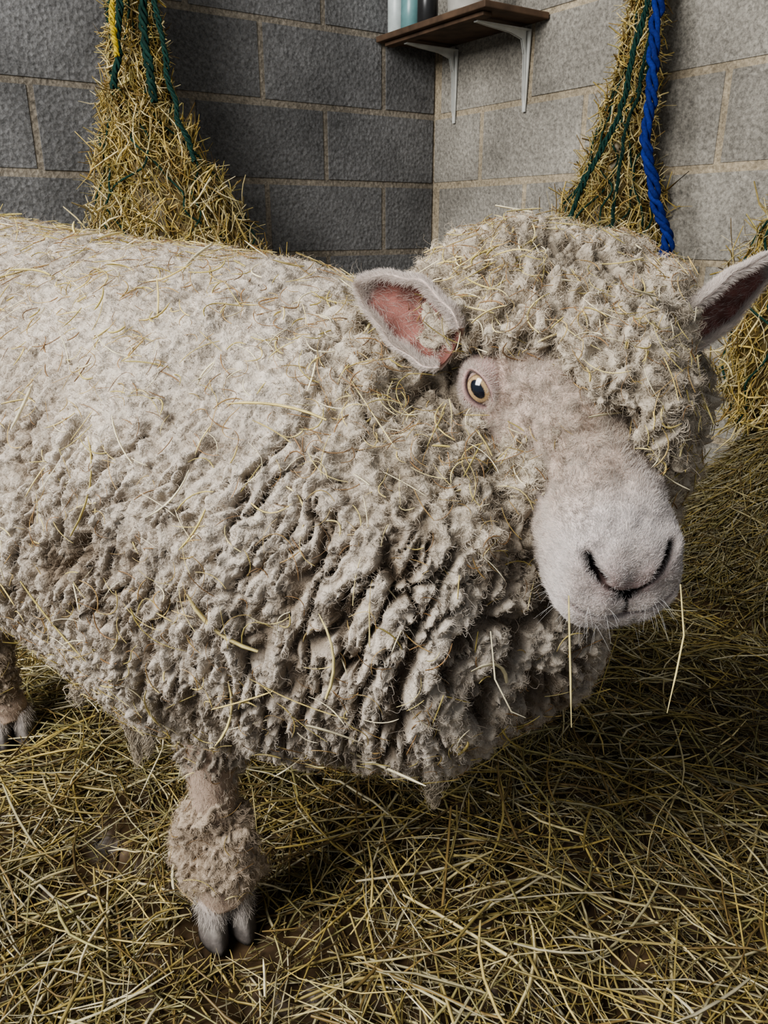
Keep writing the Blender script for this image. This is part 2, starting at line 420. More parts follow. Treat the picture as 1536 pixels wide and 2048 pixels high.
prism('batten', .03, .52, .20, .235, 1.300, 1.312, M_wood, sh)
for i, t in enumerate((.12, .465)):
    def Pw(tt, q, z): return (CX+dR[0]*tt+nR[0]*q, CY+dR[1]*tt+nR[1]*q, z-.006)
    V = []; F = []
    def boxt(pts0, pts1):
        o = len(V); V.extend(pts0+pts1)
        for f in ((3, 2, 1, 0), (4, 5, 6, 7), (0, 1, 5, 4), (1, 2, 6, 5), (2, 3, 7, 6), (3, 0, 4, 7)): F.append([o+k for k in f])
    w = .013; zt = 1.3055
    boxt([Pw(t-w, .007, zt-.004), Pw(t+w, .007, zt-.004), Pw(t+w*.6, .215, zt-.004), Pw(t-w*.6, .215, zt-.004)],
         [Pw(t-w, .007, zt), Pw(t+w, .007, zt), Pw(t+w*.6, .215, zt), Pw(t-w*.6, .215, zt)])
    boxt([Pw(t-w*.45, .007, 1.085), Pw(t+w*.45, .007, 1.085), Pw(t+w*.45, .011, 1.085), Pw(t-w*.45, .011, 1.085)],
         [Pw(t-w, .007, zt), Pw(t+w, .007, zt), Pw(t+w, .012, zt), Pw(t-w, .012, zt)])
    for s in (-.004, .004):
        pr = [(.011, 1.10), (.016, 1.12), (.019, 1.18), (.022, 1.24), (.034, 1.278), (.08, 1.29), (.16, 1.296), (.205, 1.301)]
        for (q0, z0), (q1, z1) in zip(pr[:-1], pr[1:]):
            boxt([Pw(t+s-.0012, q0, z0), Pw(t+s+.0012, q0, z0), Pw(t+s+.0012, q1, z1), Pw(t+s-.0012, q1, z1)],
                 [Pw(t+s-.0012, .0105 if z1 < 1.26 else q0, z0 if z1 < 1.26 else 1.303), Pw(t+s+.0012, .0105 if z1 < 1.26 else q0, z0 if z1 < 1.26 else 1.303),
                  Pw(t+s+.0012, .0105 if z1 < 1.26 else q1, z1 if z1 < 1.26 else 1.303), Pw(t+s-.0012, .0105 if z1 < 1.26 else q1, z1 if z1 < 1.26 else 1.303)])
    obj('bracket_%d' % (i+1), np_mesh('bracket', np.array(V), np.array(F), None, False), M_white, sh)
def jar(name, t, q, z0, prof, mat):
    x = CX+dR[0]*t+nR[0]*q; y = CY+dR[1]*t+nR[1]*q
    cen = [(x, y, z0+z) for z, r in prof]; V, F = loft(cen, [r for z, r in prof], seg=32)
    return obj(name, np_mesh(name, V, F), mat)
jar('spray_bottle', .05, .20, 1.331, [(0, .026), (.004, .03), (.11, .03), (.13, .024), (.145, .013), (.17, .013), (.172, .016), (.2, .016), (.203, .01)], plain('pale_plastic', (.55, .6, .58), .35))
jar('medicine_bottle', .13, .20, 1.331, [(0, .03), (.004, .034), (.09, .034), (.105, .028), (.115, .016), (.14, .018), (.143, .012)], plain('teal_plastic', (.16, .30, .30), .3))
jar('dark_bottle', .215, .20, 1.331, [(0, .028), (.004, .032), (.12, .032), (.15, .014), (.18, .014), (.182, .01)], plain('dark_plastic', (.03, .03, .03), .3))
jar('plastic_tub', .40, .19, 1.331, [(0, .055), (.004, .06), (.08, .066), (.082, .07), (.1, .07), (.103, .064)], plain('white_plastic', (.6, .58, .52), .45))

# ------------------------------------------------------------------ SHEEP
sheep = empty('sheep', (-.25, .9, 0))
M0 = np.array([.144, .603, .643])
yaw, phi, roll = math.radians(12), math.radians(33), math.radians(6)
Fh = np.array([math.sin(yaw)*math.cos(phi), -math.cos(yaw)*math.cos(phi), -math.sin(phi)])
Xh = np.array([-math.cos(yaw), -math.sin(yaw), 0]); Uh = np.cross(Xh, Fh)
Xr = Xh*math.cos(roll)-Uh*math.sin(roll); Ur = Uh*math.cos(roll)+Xh*math.sin(roll)
HM = np.stack([Xr, Fh, Ur], 1)
def hw(p): return np.asarray(p, float)@HM.T+M0
def hl(p): return (np.asarray(p, float)-M0)@HM
Ax = np.array([-.8, .6, 0]); Sd = np.array([.6, .8, 0]); Zz = np.array([0, 0, 1.])
BM = np.stack([Ax, Sd, Zz], 1)
ell = []
def E(c, r, M=None): ell.append((np.array(c, float), (BM if M is None else M)*np.array(r)[None, :]))
S0 = np.array([-.105, .777, 0])
trunk = [(-.20, .450, .185, .195), (-.10, .455, .235, .236), (0, .464, .262, .258), (.12, .478, .272, .253), (.25, .494, .280, .242), (.4, .514, .292, .234), (.55, .532, .295, .230), (.68, .538, .275, .230), (.78, .535, .24, .21)]
ts = np.array(trunk)
for s in np.linspace(-.20, .78, 22):
    z, w_, h_ = [np.interp(s, ts[:, 0], ts[:, k]) for k in (1, 2, 3)]
    c = S0+Ax*s; E((c[0], c[1], z), (.13, w_, h_))
for u in np.linspace(0, 1, 7):
    c = np.array([-.0, .73, .50])*(1-u)+np.array([.170, .745, .565])*u
    r = .19*(1-u)+.142*u
    E(c, (r, r, r))
E((.185, .76, .50), (.12, .14, .16)); E((.10, .66, .43), (.12, .12, .15))
I3 = np.eye(3)
E((.135, .705, .672), (.135, .095, .083), I3)
E((.075, .71, .655), (.078, .08, .060), I3)
E((.185, .69, .665), (.078, .08, .074), I3)
def H(c, r): E(hw(c), r, HM)
H((0, -.055, .028), (.086, .055, .030)); H((-.014, -.02, .034), (.058, .034, .020))
H((.0, -.02, -.16), (.100, .09, .06))
for sg in (1, -1):
    H((sg*.083, -.09, -.07), (.040, .06, .08))
    H((sg*.080, -.01, -.090), (.028, .065, .050))
    H((sg*.064, .045, -.085), (.024, .045, .045))
    H((sg*.055, .080, -.105), (.018, .035, .028))
    H((sg*.088, -.062, -.025), (.02, .03, .03))
tufts = [(.0, .008, .040, .024), (-.02, .025, .040, .024), (-.045, .01, .034, .026), (-.030, .042, .036, .022), (-.052, .038, .022, .024), (-.056, .062, .002, .021), (-.050, .086, -.014, .017), (.006, .024, .041, .020), (.018, -.005, .040, .020),
         (.058, .040, -.040, .016), (.054, .065, -.045, .015), (.050, .084, -.055, .013), (-.010, .044, .038, .020), (.036, -.030, .036, .020), (-.038, .060, .022, .020), (-.020, .060, .030, .016), (-.064, .05, -.03, .020),
         (.078, .012, -.050, .020), (.045, -.024, .032, .014), (-.045, .080, .005, .015), (.053, .050, -.020, .014), (.047, .072, -.028, .014), (.002, .056, .030, .013), (-.030, .076, .018, .013), (.030, .066, .004, .010),
         (.092, -.050, .012, .016), (.086, -.042, .030, .013)]
for x, y, z, r in tufts: H((x, y, z), (r*1.1, r*1.15, r*.85))
fl = np.array([-.183, .673, 0.])
for (dx, dy, z, r) in [(0, .02, .235, .045), (0, .01, .212, .038), (.004, 0, .175, .026), (-.008, 0, .160, .031), (.012, -.004, .146, .032), (-.016, 0, .130, .032), (.014, -.004, .120, .033), (-.018, .0, .108, .034), (.018, -.006, .100, .033), (-.022, .0, .088, .031), (.024, -.002, .082, .030), (0, .014, .10, .034), (-.004, -.014, .086, .030), (-.018, .006, .066, .027), (.016, .004, .066, .027), (.0, .014, .060, .026)]:
    E(fl+[dx, dy, z], (r, r, r*.8))
hindR = np.array([-.585, 1.02, 0.])
for (dx, dy, z, r) in [(-.01, .02, .26, .085), (-.02, .02, .18, .045), (-.02, .015, .13, .036), (-.005, 0, .10, .033), (0, -.005, .075, .030)]:
    E(hindR+[dx, dy, z], (r, r, r))

V, N, F = ellipsoids_mesh('fleece', ell, .0050, 6, 1)
print('fleece verts', len(V))
rel = V-S0
q = np.stack([rel@Ax, rel@Sd, V[:, 2]], 1)
hd = hl(V)
headf = 1-sstep(.14, .22, np.linalg.norm((hd-np.array([0, -.02, -.03]))*[.9, 1, 1], axis=1))
foref = sstep(-.01, .03, hd[:, 1])*sstep(-.06, -.01, hd[:, 2])*headf      # forelock on the face
topf = sstep(.35, .8, N[:, 2])
legf = 1-sstep(.175, .205, V[:, 2])
wv = vvec(q/.05, 50)*.5+vvec(q/.018, 55)*.35
sl = q[:, 0]+(V[:, 2]-.45)*.30
qa = np.stack([sl/.0165, q[:, 1]/.07, q[:, 2]/.120], 1)
f1, f2, id1 = worley(qa+wv*[1.0, .5, .5], 60)
groove = sstep(.0, .18, f2-f1)
qa2 = np.stack([sl/.0080, q[:, 1]/.014, q[:, 2]/.022], 1)
e1, e2, id5 = worley(qa2+wv*.9, 65); gr2 = sstep(0, .35, e2-e1)
g1, g2, id2 = worley(q/.010+wv*.6, 70); lump = 1-g1
k1, k2, id3 = worley(q/.0055+vvec(q/.006, 75)*.5, 80)
qh = q/np.array([.022, .022, .028])
h1, h2, id4 = worley(qh+wv*1.6, 90); hg = sstep(0, .35, h2-h1)
lowf = sstep(.72, .44, V[:, 2])
frontf = sstep(.62, .0, q[:, 0])
patchy = .40+1.1*np.clip(vnoise(q/.08, 57)+.42, 0, 1)
gamp = (.0020+.0190*lowf*(.35+.65*frontf))*(1-topf)*patchy
body = gamp*(groove-1)+.0018*(id1-.5)+(.0015+.0042*(1-topf)*(.4+.6*lowf))*(gr2-1)+.0045*(lump-.5)+.0042*(.5-k1)
head = (.012-.005*foref)*(hg-1)+.006*(id4-.3)+.007*(lump-.5)+.0042*(.5-k1)+.012*vnoise(q/.045, 96)*(1-.6*foref)
leg = .009*(lump-.5)+.0040*(.5-k1)+.008*vnoise(q/.02, 97)+.006*(gr2-1)
d = body*(1-headf)+head*headf
d = d*(1-legf)+leg*legf+.008*vnoise(q/.07, 95)*(1-headf)*(1-legf)
Vd = V+N*d[:, None]+vvec(q/.008, 99)*.0018
N2, area = vert_normals(Vd, F)
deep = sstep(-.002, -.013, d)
depth_and_dirt = deep*.75+.32*np.clip(vnoise(q/.03, 101), 0, 1)+.34*np.clip(vnoise(q/.12, 103)+.2, 0, 1)  # darker with crevice depth, plus random dirt patches
clean = np.array([.525, .465, .39]); wool_dark = np.array([.22, .175, .13]); cream = np.array([.55, .475, .365])
fc = clean+(wool_dark-clean)*np.clip(depth_and_dirt, 0, 1)[:, None]
fc = fc*(1-headf[:, None]*.5)+cream*headf[:, None]*.5*(1-.5*depth_and_dirt[:, None])
brown = np.array([.34, .26, .185]); fc = fc*(1-legf[:, None]*.7)+brown*legf[:, None]*.7
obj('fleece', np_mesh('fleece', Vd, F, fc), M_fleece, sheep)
view = np.where(N[:, 1] > .45, .10, 1.)*np.where(V[:, 0] < -.75, .1, 1.)*(1+.8*headf)
nf = 520000
p, n_, idx = sample(Vd, N2, F, area, nf, view*(1-.6*deep))
n0 = N[F[idx, 0]]; hf = headf[F[idx, 0]]; lf = legf[F[idx, 0]]
cl = vvec(p/.0060, 120); cl2 = vvec(p/.0030, 130)
dr = norm(n_*.26+n0*.10+cl*1.25+rng.normal(0, .28, p.shape)+np.array([0, 0, -.12])-lf[:, None]*np.array([0, 0, .5]))
Lh = rng.uniform(.0028, .0066, nf)*(1+.35*hf+.7*lf)
cu = norm(np.cross(dr, norm(cl2+.01)))
K = 5; u = np.linspace(0, 1, K)
P = p[:, None]-n_[:, None]*.0006+dr[:, None]*(u[None, :, None]*Lh[:, None, None])+cu[:, None]*(np.sin(u*3.2)*.38)[None, :, None]*Lh[:, None, None]
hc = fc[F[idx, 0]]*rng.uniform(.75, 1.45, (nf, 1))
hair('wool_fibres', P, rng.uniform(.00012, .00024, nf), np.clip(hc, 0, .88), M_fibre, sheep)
nf = 16000
p, n_, idx = sample(Vd, N2, F, area, nf, view)
dr = norm(n_*.45+rng.normal(0, .7, p.shape)); c1 = norm(rng.normal(size=p.shape))
Lh = rng.uniform(.008, .022, nf); K = 8; u = np.linspace(0, 1, K)
ph = rng.uniform(0, 6, nf)
P = p[:, None]+dr[:, None]*(u[None, :, None]*Lh[:, None, None])+c1[:, None]*(np.sin(u[None]*8+ph[:, None])-np.sin(ph)[:, None])[..., None]*.0025
hair('wool_wisps', P, np.full(nf, .00011), np.clip(fc[F[idx, 0]]*1.15, 0, .9), M_fibre, sheep)
def locks(name, specs):
    PP = []; CC = []
    for (x, y, z, l, r, n) in specs:
        K = 14; u = np.linspace(0, 1, K)
        for _ in range(n):
            o = rng.normal(0, 1, 3)*r; ph = rng.uniform(0, 6, 2); k = 1-.6*u**2
            ll = l*rng.uniform(.6, 1)
            PP.append(np.stack([x+o[0]*k+.006*np.sin(u*3+x*50)+.003*np.sin(u*14+ph[0]), y+o[1]*k+.003*np.sin(u*12+ph[1]), z-ll*u], 1))
            CC.append(np.array([.42, .36, .28])*rng.uniform(.6, 1.3))
    hair(name, np.array(PP), np.full(len(PP), .0004), np.array(CC), M_fibre, sheep)
locks('belly_locks', [(-.268, .685, .30, .095, .0045, 260), (-.250, .680, .28, .06, .005, 140), (.055, .64, .235, .045, .005, 140), (-.33, .73, .29, .04, .007, 120)])

# ---- face
prof = np.array([
 (-.14, .055, .00, -.12), (-.12, .068, .012, -.135), (-.07, .082, .026, -.155), (-.03, .087, .034, -.16), (0, .083, .034, -.155), (.03, .072, .028, -.142), (.06, .060, .020, -.128),
 (.09, .0515, .011, -.116), (.12, .0470, .004, -.108), (.145, .0460, .000, -.105), (.165, .0458, -.004, -.102), (.18, .0440, -.010, -.098), (.19, .0395, -.018, -.092), (.196, .031, -.028, -.083), (.199, .017, -.042, -.070), (.1995, .004, -.053, -.059)])
YS = .84
prof[:, 0] = np.where(prof[:, 0] > 0, prof[:, 0]*YS, prof[:, 0])
nu, nv = 360, 300
sp = np.concatenate([[0], np.cumsum(np.sqrt(np.diff(prof[:, 0])**2+np.diff(prof[:, 1])**2))]); tt = np.linspace(0, sp[-1], nu)
pr = np.stack([np.interp(tt, sp, prof[:, k]) for k in range(4)], 1)
for _ in range(55): pr[1:-1] = (pr[:-2]+2*pr[1:-1]+pr[2:])/4
an = np.linspace(0, 2*np.pi, nv, endpoint=False)
Yv = pr[:, 0][:, None]*np.ones(nv)
mid = (pr[:, 2]+pr[:, 3])/2; hh = (pr[:, 2]-pr[:, 3])/2
ca, sa = np.cos(an), np.sin(an)
X = pr[:, 1][:, None]*np.sign(ca)*np.abs(ca)**.9
Zv = mid[:, None]+hh[:, None]*np.sign(sa)*np.abs(sa)**.9
jawn = 1-.30*sstep(0, -1, sa)[None, :]*sstep(.17*YS, .06*YS, Yv)
X = X*jawn
Ys = Yv-.34*(Zv+.045)*sstep(.12*YS, .19*YS, Yv)
FV0 = np.stack([X, Yv/YS, Zv], -1).reshape(-1, 3)
FV = np.stack([X, Ys, Zv], -1).reshape(-1, 3)
gi = np.arange(nu*nv).reshape(nu, nv)
FF = np.stack([gi[:-1], gi[1:], np.roll(gi, -1, 1)[1:], np.roll(gi, -1, 1)[:-1]], -1).reshape(-1, 4)
FN, _ = vert_normals(FV, FF)
if (FN[:, 0]*FV[:, 0]).sum() < 0: FF = FF[:, ::-1]; FN = -FN
x, y, z = FV0.T; axx = np.abs(x)
def seg_d(px, pz, a, b):
    ax_, az = a; bx, bz = b; vx, vz = bx-ax_, bz-az
    t = np.clip(((px-ax_)*vx+(pz-az)*vz)/(vx*vx+vz*vz), 0, 1)
    return np.hypot(px-ax_-vx*t, pz-az-vz*t)
front = sstep(.155, .185, y)
dn = np.minimum(seg_d(axx, z, (.026, -.034), (.017, -.045)), seg_d(axx, z, (.017, -.045), (.003, -.054)))
outer = np.minimum(seg_d(axx, z, (.029, -.028), (.027, -.033)), seg_d(axx, z, (.027, -.033), (.020, -.040)))
dph = seg_d(axx, z, (0, -.053), (0, -.071))
zm = -.074+.009*(axx/.035)**2
dm = np.abs(z-zm); mouth = front*sstep(.046, .036, axx)
disp = np.zeros(len(x))
disp -= front*.011*np.exp(-(outer/.0032)**2)
disp -= front*.0028*np.exp(-(dn/.0017)**2)
disp -= front*.004*np.exp(-(dph/.0014)**2)
disp -= front*.005*np.exp(-((axx/.009)**2+((z+.054)/.0035)**2))
disp -= front*.0042*mouth*np.exp(-(dm/.0018)**2)
disp += front*.0040*np.exp(-((axx-.037)**2+(z+.026)**2)/.009**2)
disp += front*.0034*np.exp(-((axx-.012)**2+(z+.036)**2)/.009**2)
disp += front*.0032*np.exp(-((axx-.017)**2+(z+.064)**2)/.010**2)
disp += .004*sstep(.11, .16, y)*np.exp(-((z+.078)/.02)**2)*sstep(.02, .04, axx)
eyeL = np.array([.0700, .0, -.006])
for sg in (1, -1):
    ec = eyeL*[sg, 1, 1]
    dd = np.linalg.norm(FV-ec-np.array([sg*.012, .004, .004]), axis=1)
    disp += .006*np.exp(-(dd/.030)**2)-.009*np.exp(-(dd/.014)**2)
disp += .0028*vnoise(FV/.03, 150)+.0014*vnoise(FV/.010, 151)
FVd = FV+FN*disp[:, None]
FN2, farea = vert_normals(FVd, FF)
if (FN2*FN).sum() < 0: FN2 = -FN2
skin = np.array([.48, .38, .32]); white = np.array([.56, .495, .46]); pink = np.array([.44, .275, .245]); tan = np.array([.42, .325, .26])
fcol = np.tile(skin, (len(x), 1))
def mixc(c, w):
    global fcol
    fcol = fcol*(1-w[:, None])+np.array(c)*w[:, None]
mixc(white, sstep(.10, .18, y))
mixc(tan, .6*sstep(.03, .06, y)*sstep(.16, .08, y)*sstep(.05, .02, axx))
mixc(tan, .4*np.clip(vnoise(FV/.02, 155), 0, 1))
mixc((.36, .27, .25), .7*front*np.exp(-((axx-.016)**2/.018**2+(z+.040)**2/.014**2)))
mixc((.34, .25, .235), .85*front*np.exp(-((axx)**2/.022**2+(z+.047)**2/.010**2)))
mixc((.012, .008, .007), front*np.clip(np.exp(-(outer/.0033)**2)*1.8, 0, 1))
mixc((.05, .03, .026), front*np.exp(-(dn/.0023)**2))
mixc((.03, .018, .016), front*np.exp(-(dph/.0024)**2))
mixc((.018, .012, .010), front*np.clip(1.5*np.exp(-((axx/.010)**2+((z+.054)/.0048)**2)), 0, 1))
mixc((.14, .08, .07), mouth*.9*np.exp(-(dm/.0020)**2))
for sg in (1, -1):
    dd = np.linalg.norm(FV-eyeL*[sg, 1, 1], axis=1); mixc(pink, .75*np.exp(-(dd/.024)**2))
WV = FVd@HM.T+M0; WN = FN2@HM.T
obj('head_skin', np_mesh('head_skin', WV, FF, fcol), M_skin, sheep)
bare = np.clip(front*np.exp(-(outer/.0046)**2)*1.2+front*.9*np.exp(-(dn/.0030)**2)+front*np.exp(-(dph/.0028)**2)+front*.8*np.exp(-(axx/.018)**2-((z+.050)/.009)**2)+front*mouth*.85*np.exp(-(dm/.0024)**2), 0, 1)
for sg in (1, -1): bare = np.maximum(bare, np.exp(-(np.linalg.norm(FV-(eyeL+[.006, 0, 0])*[sg, 1, 1], axis=1)/.014)**4))
nf = 180000
p, n_, idx = sample(WV, WN, FF, farea, nf, (1-bare)*np.where(y > -.06, 1, .05)*(1+.5*front))
wl = sstep(.175, .075, y[FF[idx, 0]]+.03*vnoise(p/.02, 158))[:, None]
fl_ = norm(-Fh[None]*(.9-.7*wl)+n_*.45+vvec(p/.007, 160)*(.35+.95*wl)+rng.normal(0, .24, p.shape))
fl_ = norm(fl_-n_*np.minimum(0, (fl_*n_).sum(1, keepdims=True)-.2))
Lh = rng.uniform(.0020, .0046, nf)*(1+.6*wl[:, 0]); K = 4; u = np.linspace(0, 1, K)
cv = np.cross(fl_, n_)*rng.normal(0, .4, (nf, 1))*wl
P = p[:, None]-n_[:, None]*.0003+fl_[:, None]*(u[None, :, None]*Lh[:, None, None])+cv[:, None]*(np.sin(u*3)[None, :, None]*Lh[:, None, None])
hb = np.array([.71, .67, .635])*(1-wl)+np.array([.64, .57, .48])*wl
hcol = np.clip(fcol[FF[idx, 0]]*.4+hb*.6, 0, .9)*rng.uniform(.6, 1.18, (nf, 1))
hair('face_hair', P, rng.uniform(.00006, .00013, nf), hcol, M_fibre, sheep)
nf = 60
m = (y > .15) & (z < -.06) & (axx > .012)
ids = rng.choice(np.where(m)[0], nf); p = WV[ids]; n_ = WN[ids]
dr = norm(n_+rng.normal(0, .25, p.shape)+np.array([0, 0, -.2])); u = np.linspace(0, 1, 5); Lh = rng.uniform(.008, .022, nf)
P = p[:, None]+dr[:, None]*(u[None, :, None]*Lh[:, None, None])+np.array([0, 0, -1.])*(u**2)[None, :, None]*.004
hair('whiskers', P, np.full(nf, .00008), np.tile([.7, .68, .64], (nf, 1)), M_fibre, sheep)

# ---- eyes
for i, sg in enumerate((1, -1)):
    ec = eyeL*[sg, 1, 1]-np.array([sg*.0050, .0015, .0010])
    e = norm(np.array([sg*.62, .56, .50])); r0 = .0172
    a1 = norm(np.array([-.45*sg, .75, -.50])); a1 = norm(a1-e*(a1@e)); a2 = np.cross(a1, e); a2 = a2*np.sign(a2[2])
    th = np.linspace(0, np.pi, 80); ph = np.linspace(0, 2*np.pi, 96, endpoint=False)
    TH, PH = np.meshgrid(th, ph, indexing='ij')
    D = np.cos(TH)[..., None]*e+np.sin(TH)[..., None]*(np.cos(PH)[..., None]*a1+np.sin(PH)[..., None]*a2)
    Vv = (ec+D*r0*(1+.04*np.exp(-(TH/.6)**2))[..., None]).reshape(-1, 3)
    gi = np.arange(TH.size).reshape(TH.shape)
    Fv = np.stack([gi[:-1], gi[1:], np.roll(gi, -1, 1)[1:], np.roll(gi, -1, 1)[:-1]], -1).reshape(-1, 4)
    px_ = (np.sin(TH)*np.cos(PH)).ravel(); py_ = (np.sin(TH)*np.sin(PH)).ravel(); rr = TH.ravel()
    cc = np.tile([.36, .25, .21], (len(Vv), 1))
    iris = sstep(.74, .68, rr); streak = .8+.35*hsh((PH.ravel()*30).astype(np.int64), np.zeros(len(rr), np.int64), np.zeros(len(rr), np.int64), 5)
    cc = cc*(1-iris[:, None])+np.array([.40, .28, .15])*streak[:, None]*iris[:, None]
    rim = iris*sstep(.58, .70, rr); cc = cc*(1-rim[:, None]*.8)+np.array([.04, .025, .02])*rim[:, None]*.8
    pup = sstep(1.06, .94, np.hypot(px_/.46, py_/.27)); cc = cc*(1-pup[:, None])+np.array([.004, .007, .014])*pup[:, None]
    obj('eyeball_%d' % (i+1), np_mesh('eyeball', Vv@HM.T+M0, Fv, cc), M_eye, sheep)
    m = 96; a = np.linspace(0, 2*np.pi, m, endpoint=False)
    rx, ry = .0142, .0078
    cx_, sy_ = np.cos(a)*rx, np.sign(np.sin(a))*np.abs(np.sin(a))**1.3*ry*np.where(np.sin(a) > 0, 1.0, 1.0)
    rows = []; colr = []
    prof_l = [(.0, -.0005, 0.), (.0006, .0012, .05), (.0018, .0020, .4), (.0036, .0018, .9), (.0060, .0000, 1.), (.0090, -.0035, 1.), (.0140, -.0110, 1.)]
    for dr_, up_, kc in prof_l:
        R2 = np.sqrt(np.maximum(r0**2-(cx_**2+sy_**2), 1e-8))+.0004
        sc_ = 1+dr_/np.sqrt(cx_**2+sy_**2+1e-9)
        brow = (.0036*np.clip(np.sin(a), 0, 1))*np.exp(-((dr_-.004)/.003)**2)
        rows.append(ec+a1*(cx_*sc_)[:, None]+a2*(sy_*sc_+0.0)[:, None]+e*(R2+up_+brow)[:, None])
        colr.append(np.tile(np.array([.06, .035, .035])*(1-kc)+np.array([.42, .29, .26])*kc, (m, 1)))
    R = np.array(rows); s = len(rows); gi = np.arange(m*s).reshape(s, m)
    Fr = np.stack([gi[:-1], np.roll(gi, -1, 1)[:-1], np.roll(gi, -1, 1)[1:], gi[1:]], -1).reshape(-1, 4)
    obj('eyelids_%d' % (i+1), np_mesh('eyelids', R.reshape(-1, 3)@HM.T+M0, Fr, np.array(colr).reshape(-1, 3)), M_skin, sheep)
    nl = 3600; ai = rng.integers(0, m, nl); ri = rng.integers(3, s-1, nl); t_ = rng.random(nl)[:, None]
    b_ = R[ri, ai]*(1-t_)+R[np.minimum(ri+1, s-1), ai]*t_
    rad_ = norm(R[-1, ai]-R[0, ai]); dr = norm(rad_*.7+e*.45+rng.normal(0, .3, (nl, 3))); u = np.linspace(0, 1, 3)
    P = b_[:, None]+dr[:, None]*(u[None, :, None]*rng.uniform(.002, .004, nl)[:, None, None])
    hair('lid_hair_%d' % (i+1), P@HM.T+M0, np.full(nl, .00008), np.tile([.62, .54, .48], (nl, 1))*rng.uniform(.7, 1.1, (nl, 1)), M_fibre, sheep)
    nl = 40; ai = rng.integers(4, m//2-4, nl); b_ = R[2, ai]
    dr = norm(e*.9+a2*.3+rng.normal(0, .2, (nl, 3))); u = np.linspace(0, 1, 4)
    P = b_[:, None]+dr[:, None]*(u[None, :, None]*.006)-a2*(u**2)[None, :, None]*.002
    hair('lashes_%d' % (i+1), P@HM.T+M0, np.full(nl, .00008), np.tile([.6, .55, .5], (nl, 1)), M_fibre, sheep)

# ---- ears
def ear(name, base, tip, nrm, W):
    base = np.array(base, float); tip = np.array(tip, float)
    ax_ = tip-base; L = np.linalg.norm(ax_); ax_ /= L; nrm = np.array(nrm, float); nrm = norm(nrm-ax_*(nrm@ax_)); sd = np.cross(ax_, nrm)
    nu, nv = 80, 60
    U = np.linspace(0, 1, nu); A_ = np.linspace(-1, 1, nv)
    w = W*np.interp(U, [0, .12, .3, .5, .7, .85, .94, 1], [.60, .85, 1, .96, .76, .50, .30, .06])
    for _ in range(5): w[1:-1] = (w[:-2]+w[1:-1]*2+w[2:])/4
    bend = np.interp(U, [0, .3, 1], [2.2, 1.8, 1.2])
    V_in = []
    for i in range(nu):
        th = A_*bend[i]*.75; Rr = w[i]/max(math.sin(min(bend[i]*.75, 1.57)), .3)
        pos = base+ax_*(U[i]*L)+sd*(np.sin(th)*Rr*(1+.06*math.sin(U[i]*17)))[:, None]+nrm*((-np.cos(th)*Rr)+Rr*.75)[:, None]-nrm*(.010*math.sin(U[i]*math.pi*.5))
        pos = pos+sd*(.004*math.sin(U[i]*3))
        V_in.append(pos)
    V_in = np.array(V_in); gi = np.arange(nu*nv).reshape(nu, nv)
    Fg = np.stack([gi[:-1, :-1], gi[1:, :-1], gi[1:, 1:], gi[:-1, 1:]], -1).reshape(-1, 4)
    Vi = V_in.reshape(-1, 3); Ni, _ = vert_normals(Vi, Fg)
    if (Ni@nrm).mean() < 0: Ni = -Ni; Fg = Fg[:, ::-1]
    edge = (np.abs(A_)[None, :]*np.ones((nu, 1))).ravel(); uu = (U[:, None]*np.ones(nv)).ravel()
    th_ = .0018*(1-sstep(.85, 1, edge)*.6)
    Vo = Vi-Ni*(th_*2)[:, None]
    n = len(Vi)
    allV = np.concatenate([Vi, Vo]); Fo = Fg[:, ::-1]+n
    bd = np.concatenate([gi[:, 0][::-1], gi[0, :][1:], gi[:, -1][1:], gi[-1, :][::-1][1:]])
    Fb = np.stack([bd[:-1], bd[1:], bd[1:]+n, bd[:-1]+n], 1)
    inner = np.array([.20, .088, .072]); rimc = np.array([.54, .41, .36])  # inner pink is darkened in colour for the shade inside the cup
    wi = sstep(.84, 1.0, np.maximum(edge, uu*1.02))[:, None]
    ci = inner*(1-wi)+rimc*wi
    ci = ci*(1+.35*vnoise(Vi/.008, 170))[:, None]
    co_ = np.tile([.58, .49, .43], (n, 1))
    obj(name, np_mesh(name, allV, [Fg, Fo, Fb], np.concatenate([ci, co_])), M_skin, sheep)
    No, ar = vert_normals(Vo, Fo-n)
    if (No*(-Ni)).sum() < 0: No = -No
    nf = 26000
    p, n_, idx = sample(Vo, No, Fo-n, ar, nf)
    dr = norm(ax_*.8+n_*.5+rng.normal(0, .25, p.shape)); u = np.linspace(0, 1, 3)
    P = p[:, None]+dr[:, None]*(u[None, :, None]*rng.uniform(.003, .006, nf)[:, None, None])
    hair(name+'_hair', P, np.full(nf, .00011), np.tile([.68, .60, .54], (nf, 1))*rng.uniform(.7, 1.1, (nf, 1)), M_fibre, sheep)
    nf = 8000
    wgt = sstep(.80, 1, np.maximum(edge, uu*.98))+.010
    _, ar2 = vert_normals(Vi, Fg)
    p, n_, idx = sample(Vi, Ni, Fg, ar2, nf, wgt)
    dr = norm(ax_*.7+n_*.6+rng.normal(0, .35, p.shape))
    P = p[:, None]+dr[:, None]*(u[None, :, None]*rng.uniform(.003, .009, nf)[:, None, None])
    hair(name+'_rim_hair', P, np.full(nf, .0001), np.tile([.68, .60, .54], (nf, 1))*rng.uniform(.7, 1.1, (nf, 1)), M_fibre, sheep)
ear('ear_right', (.053, .594, .664), (-.0245, .630, .706), (.02, -.95, -.15), .0255)
ear('ear_left', (.240, .650, .670), (.356, .715, .722), (-.05, -.92, -.30), .0225)

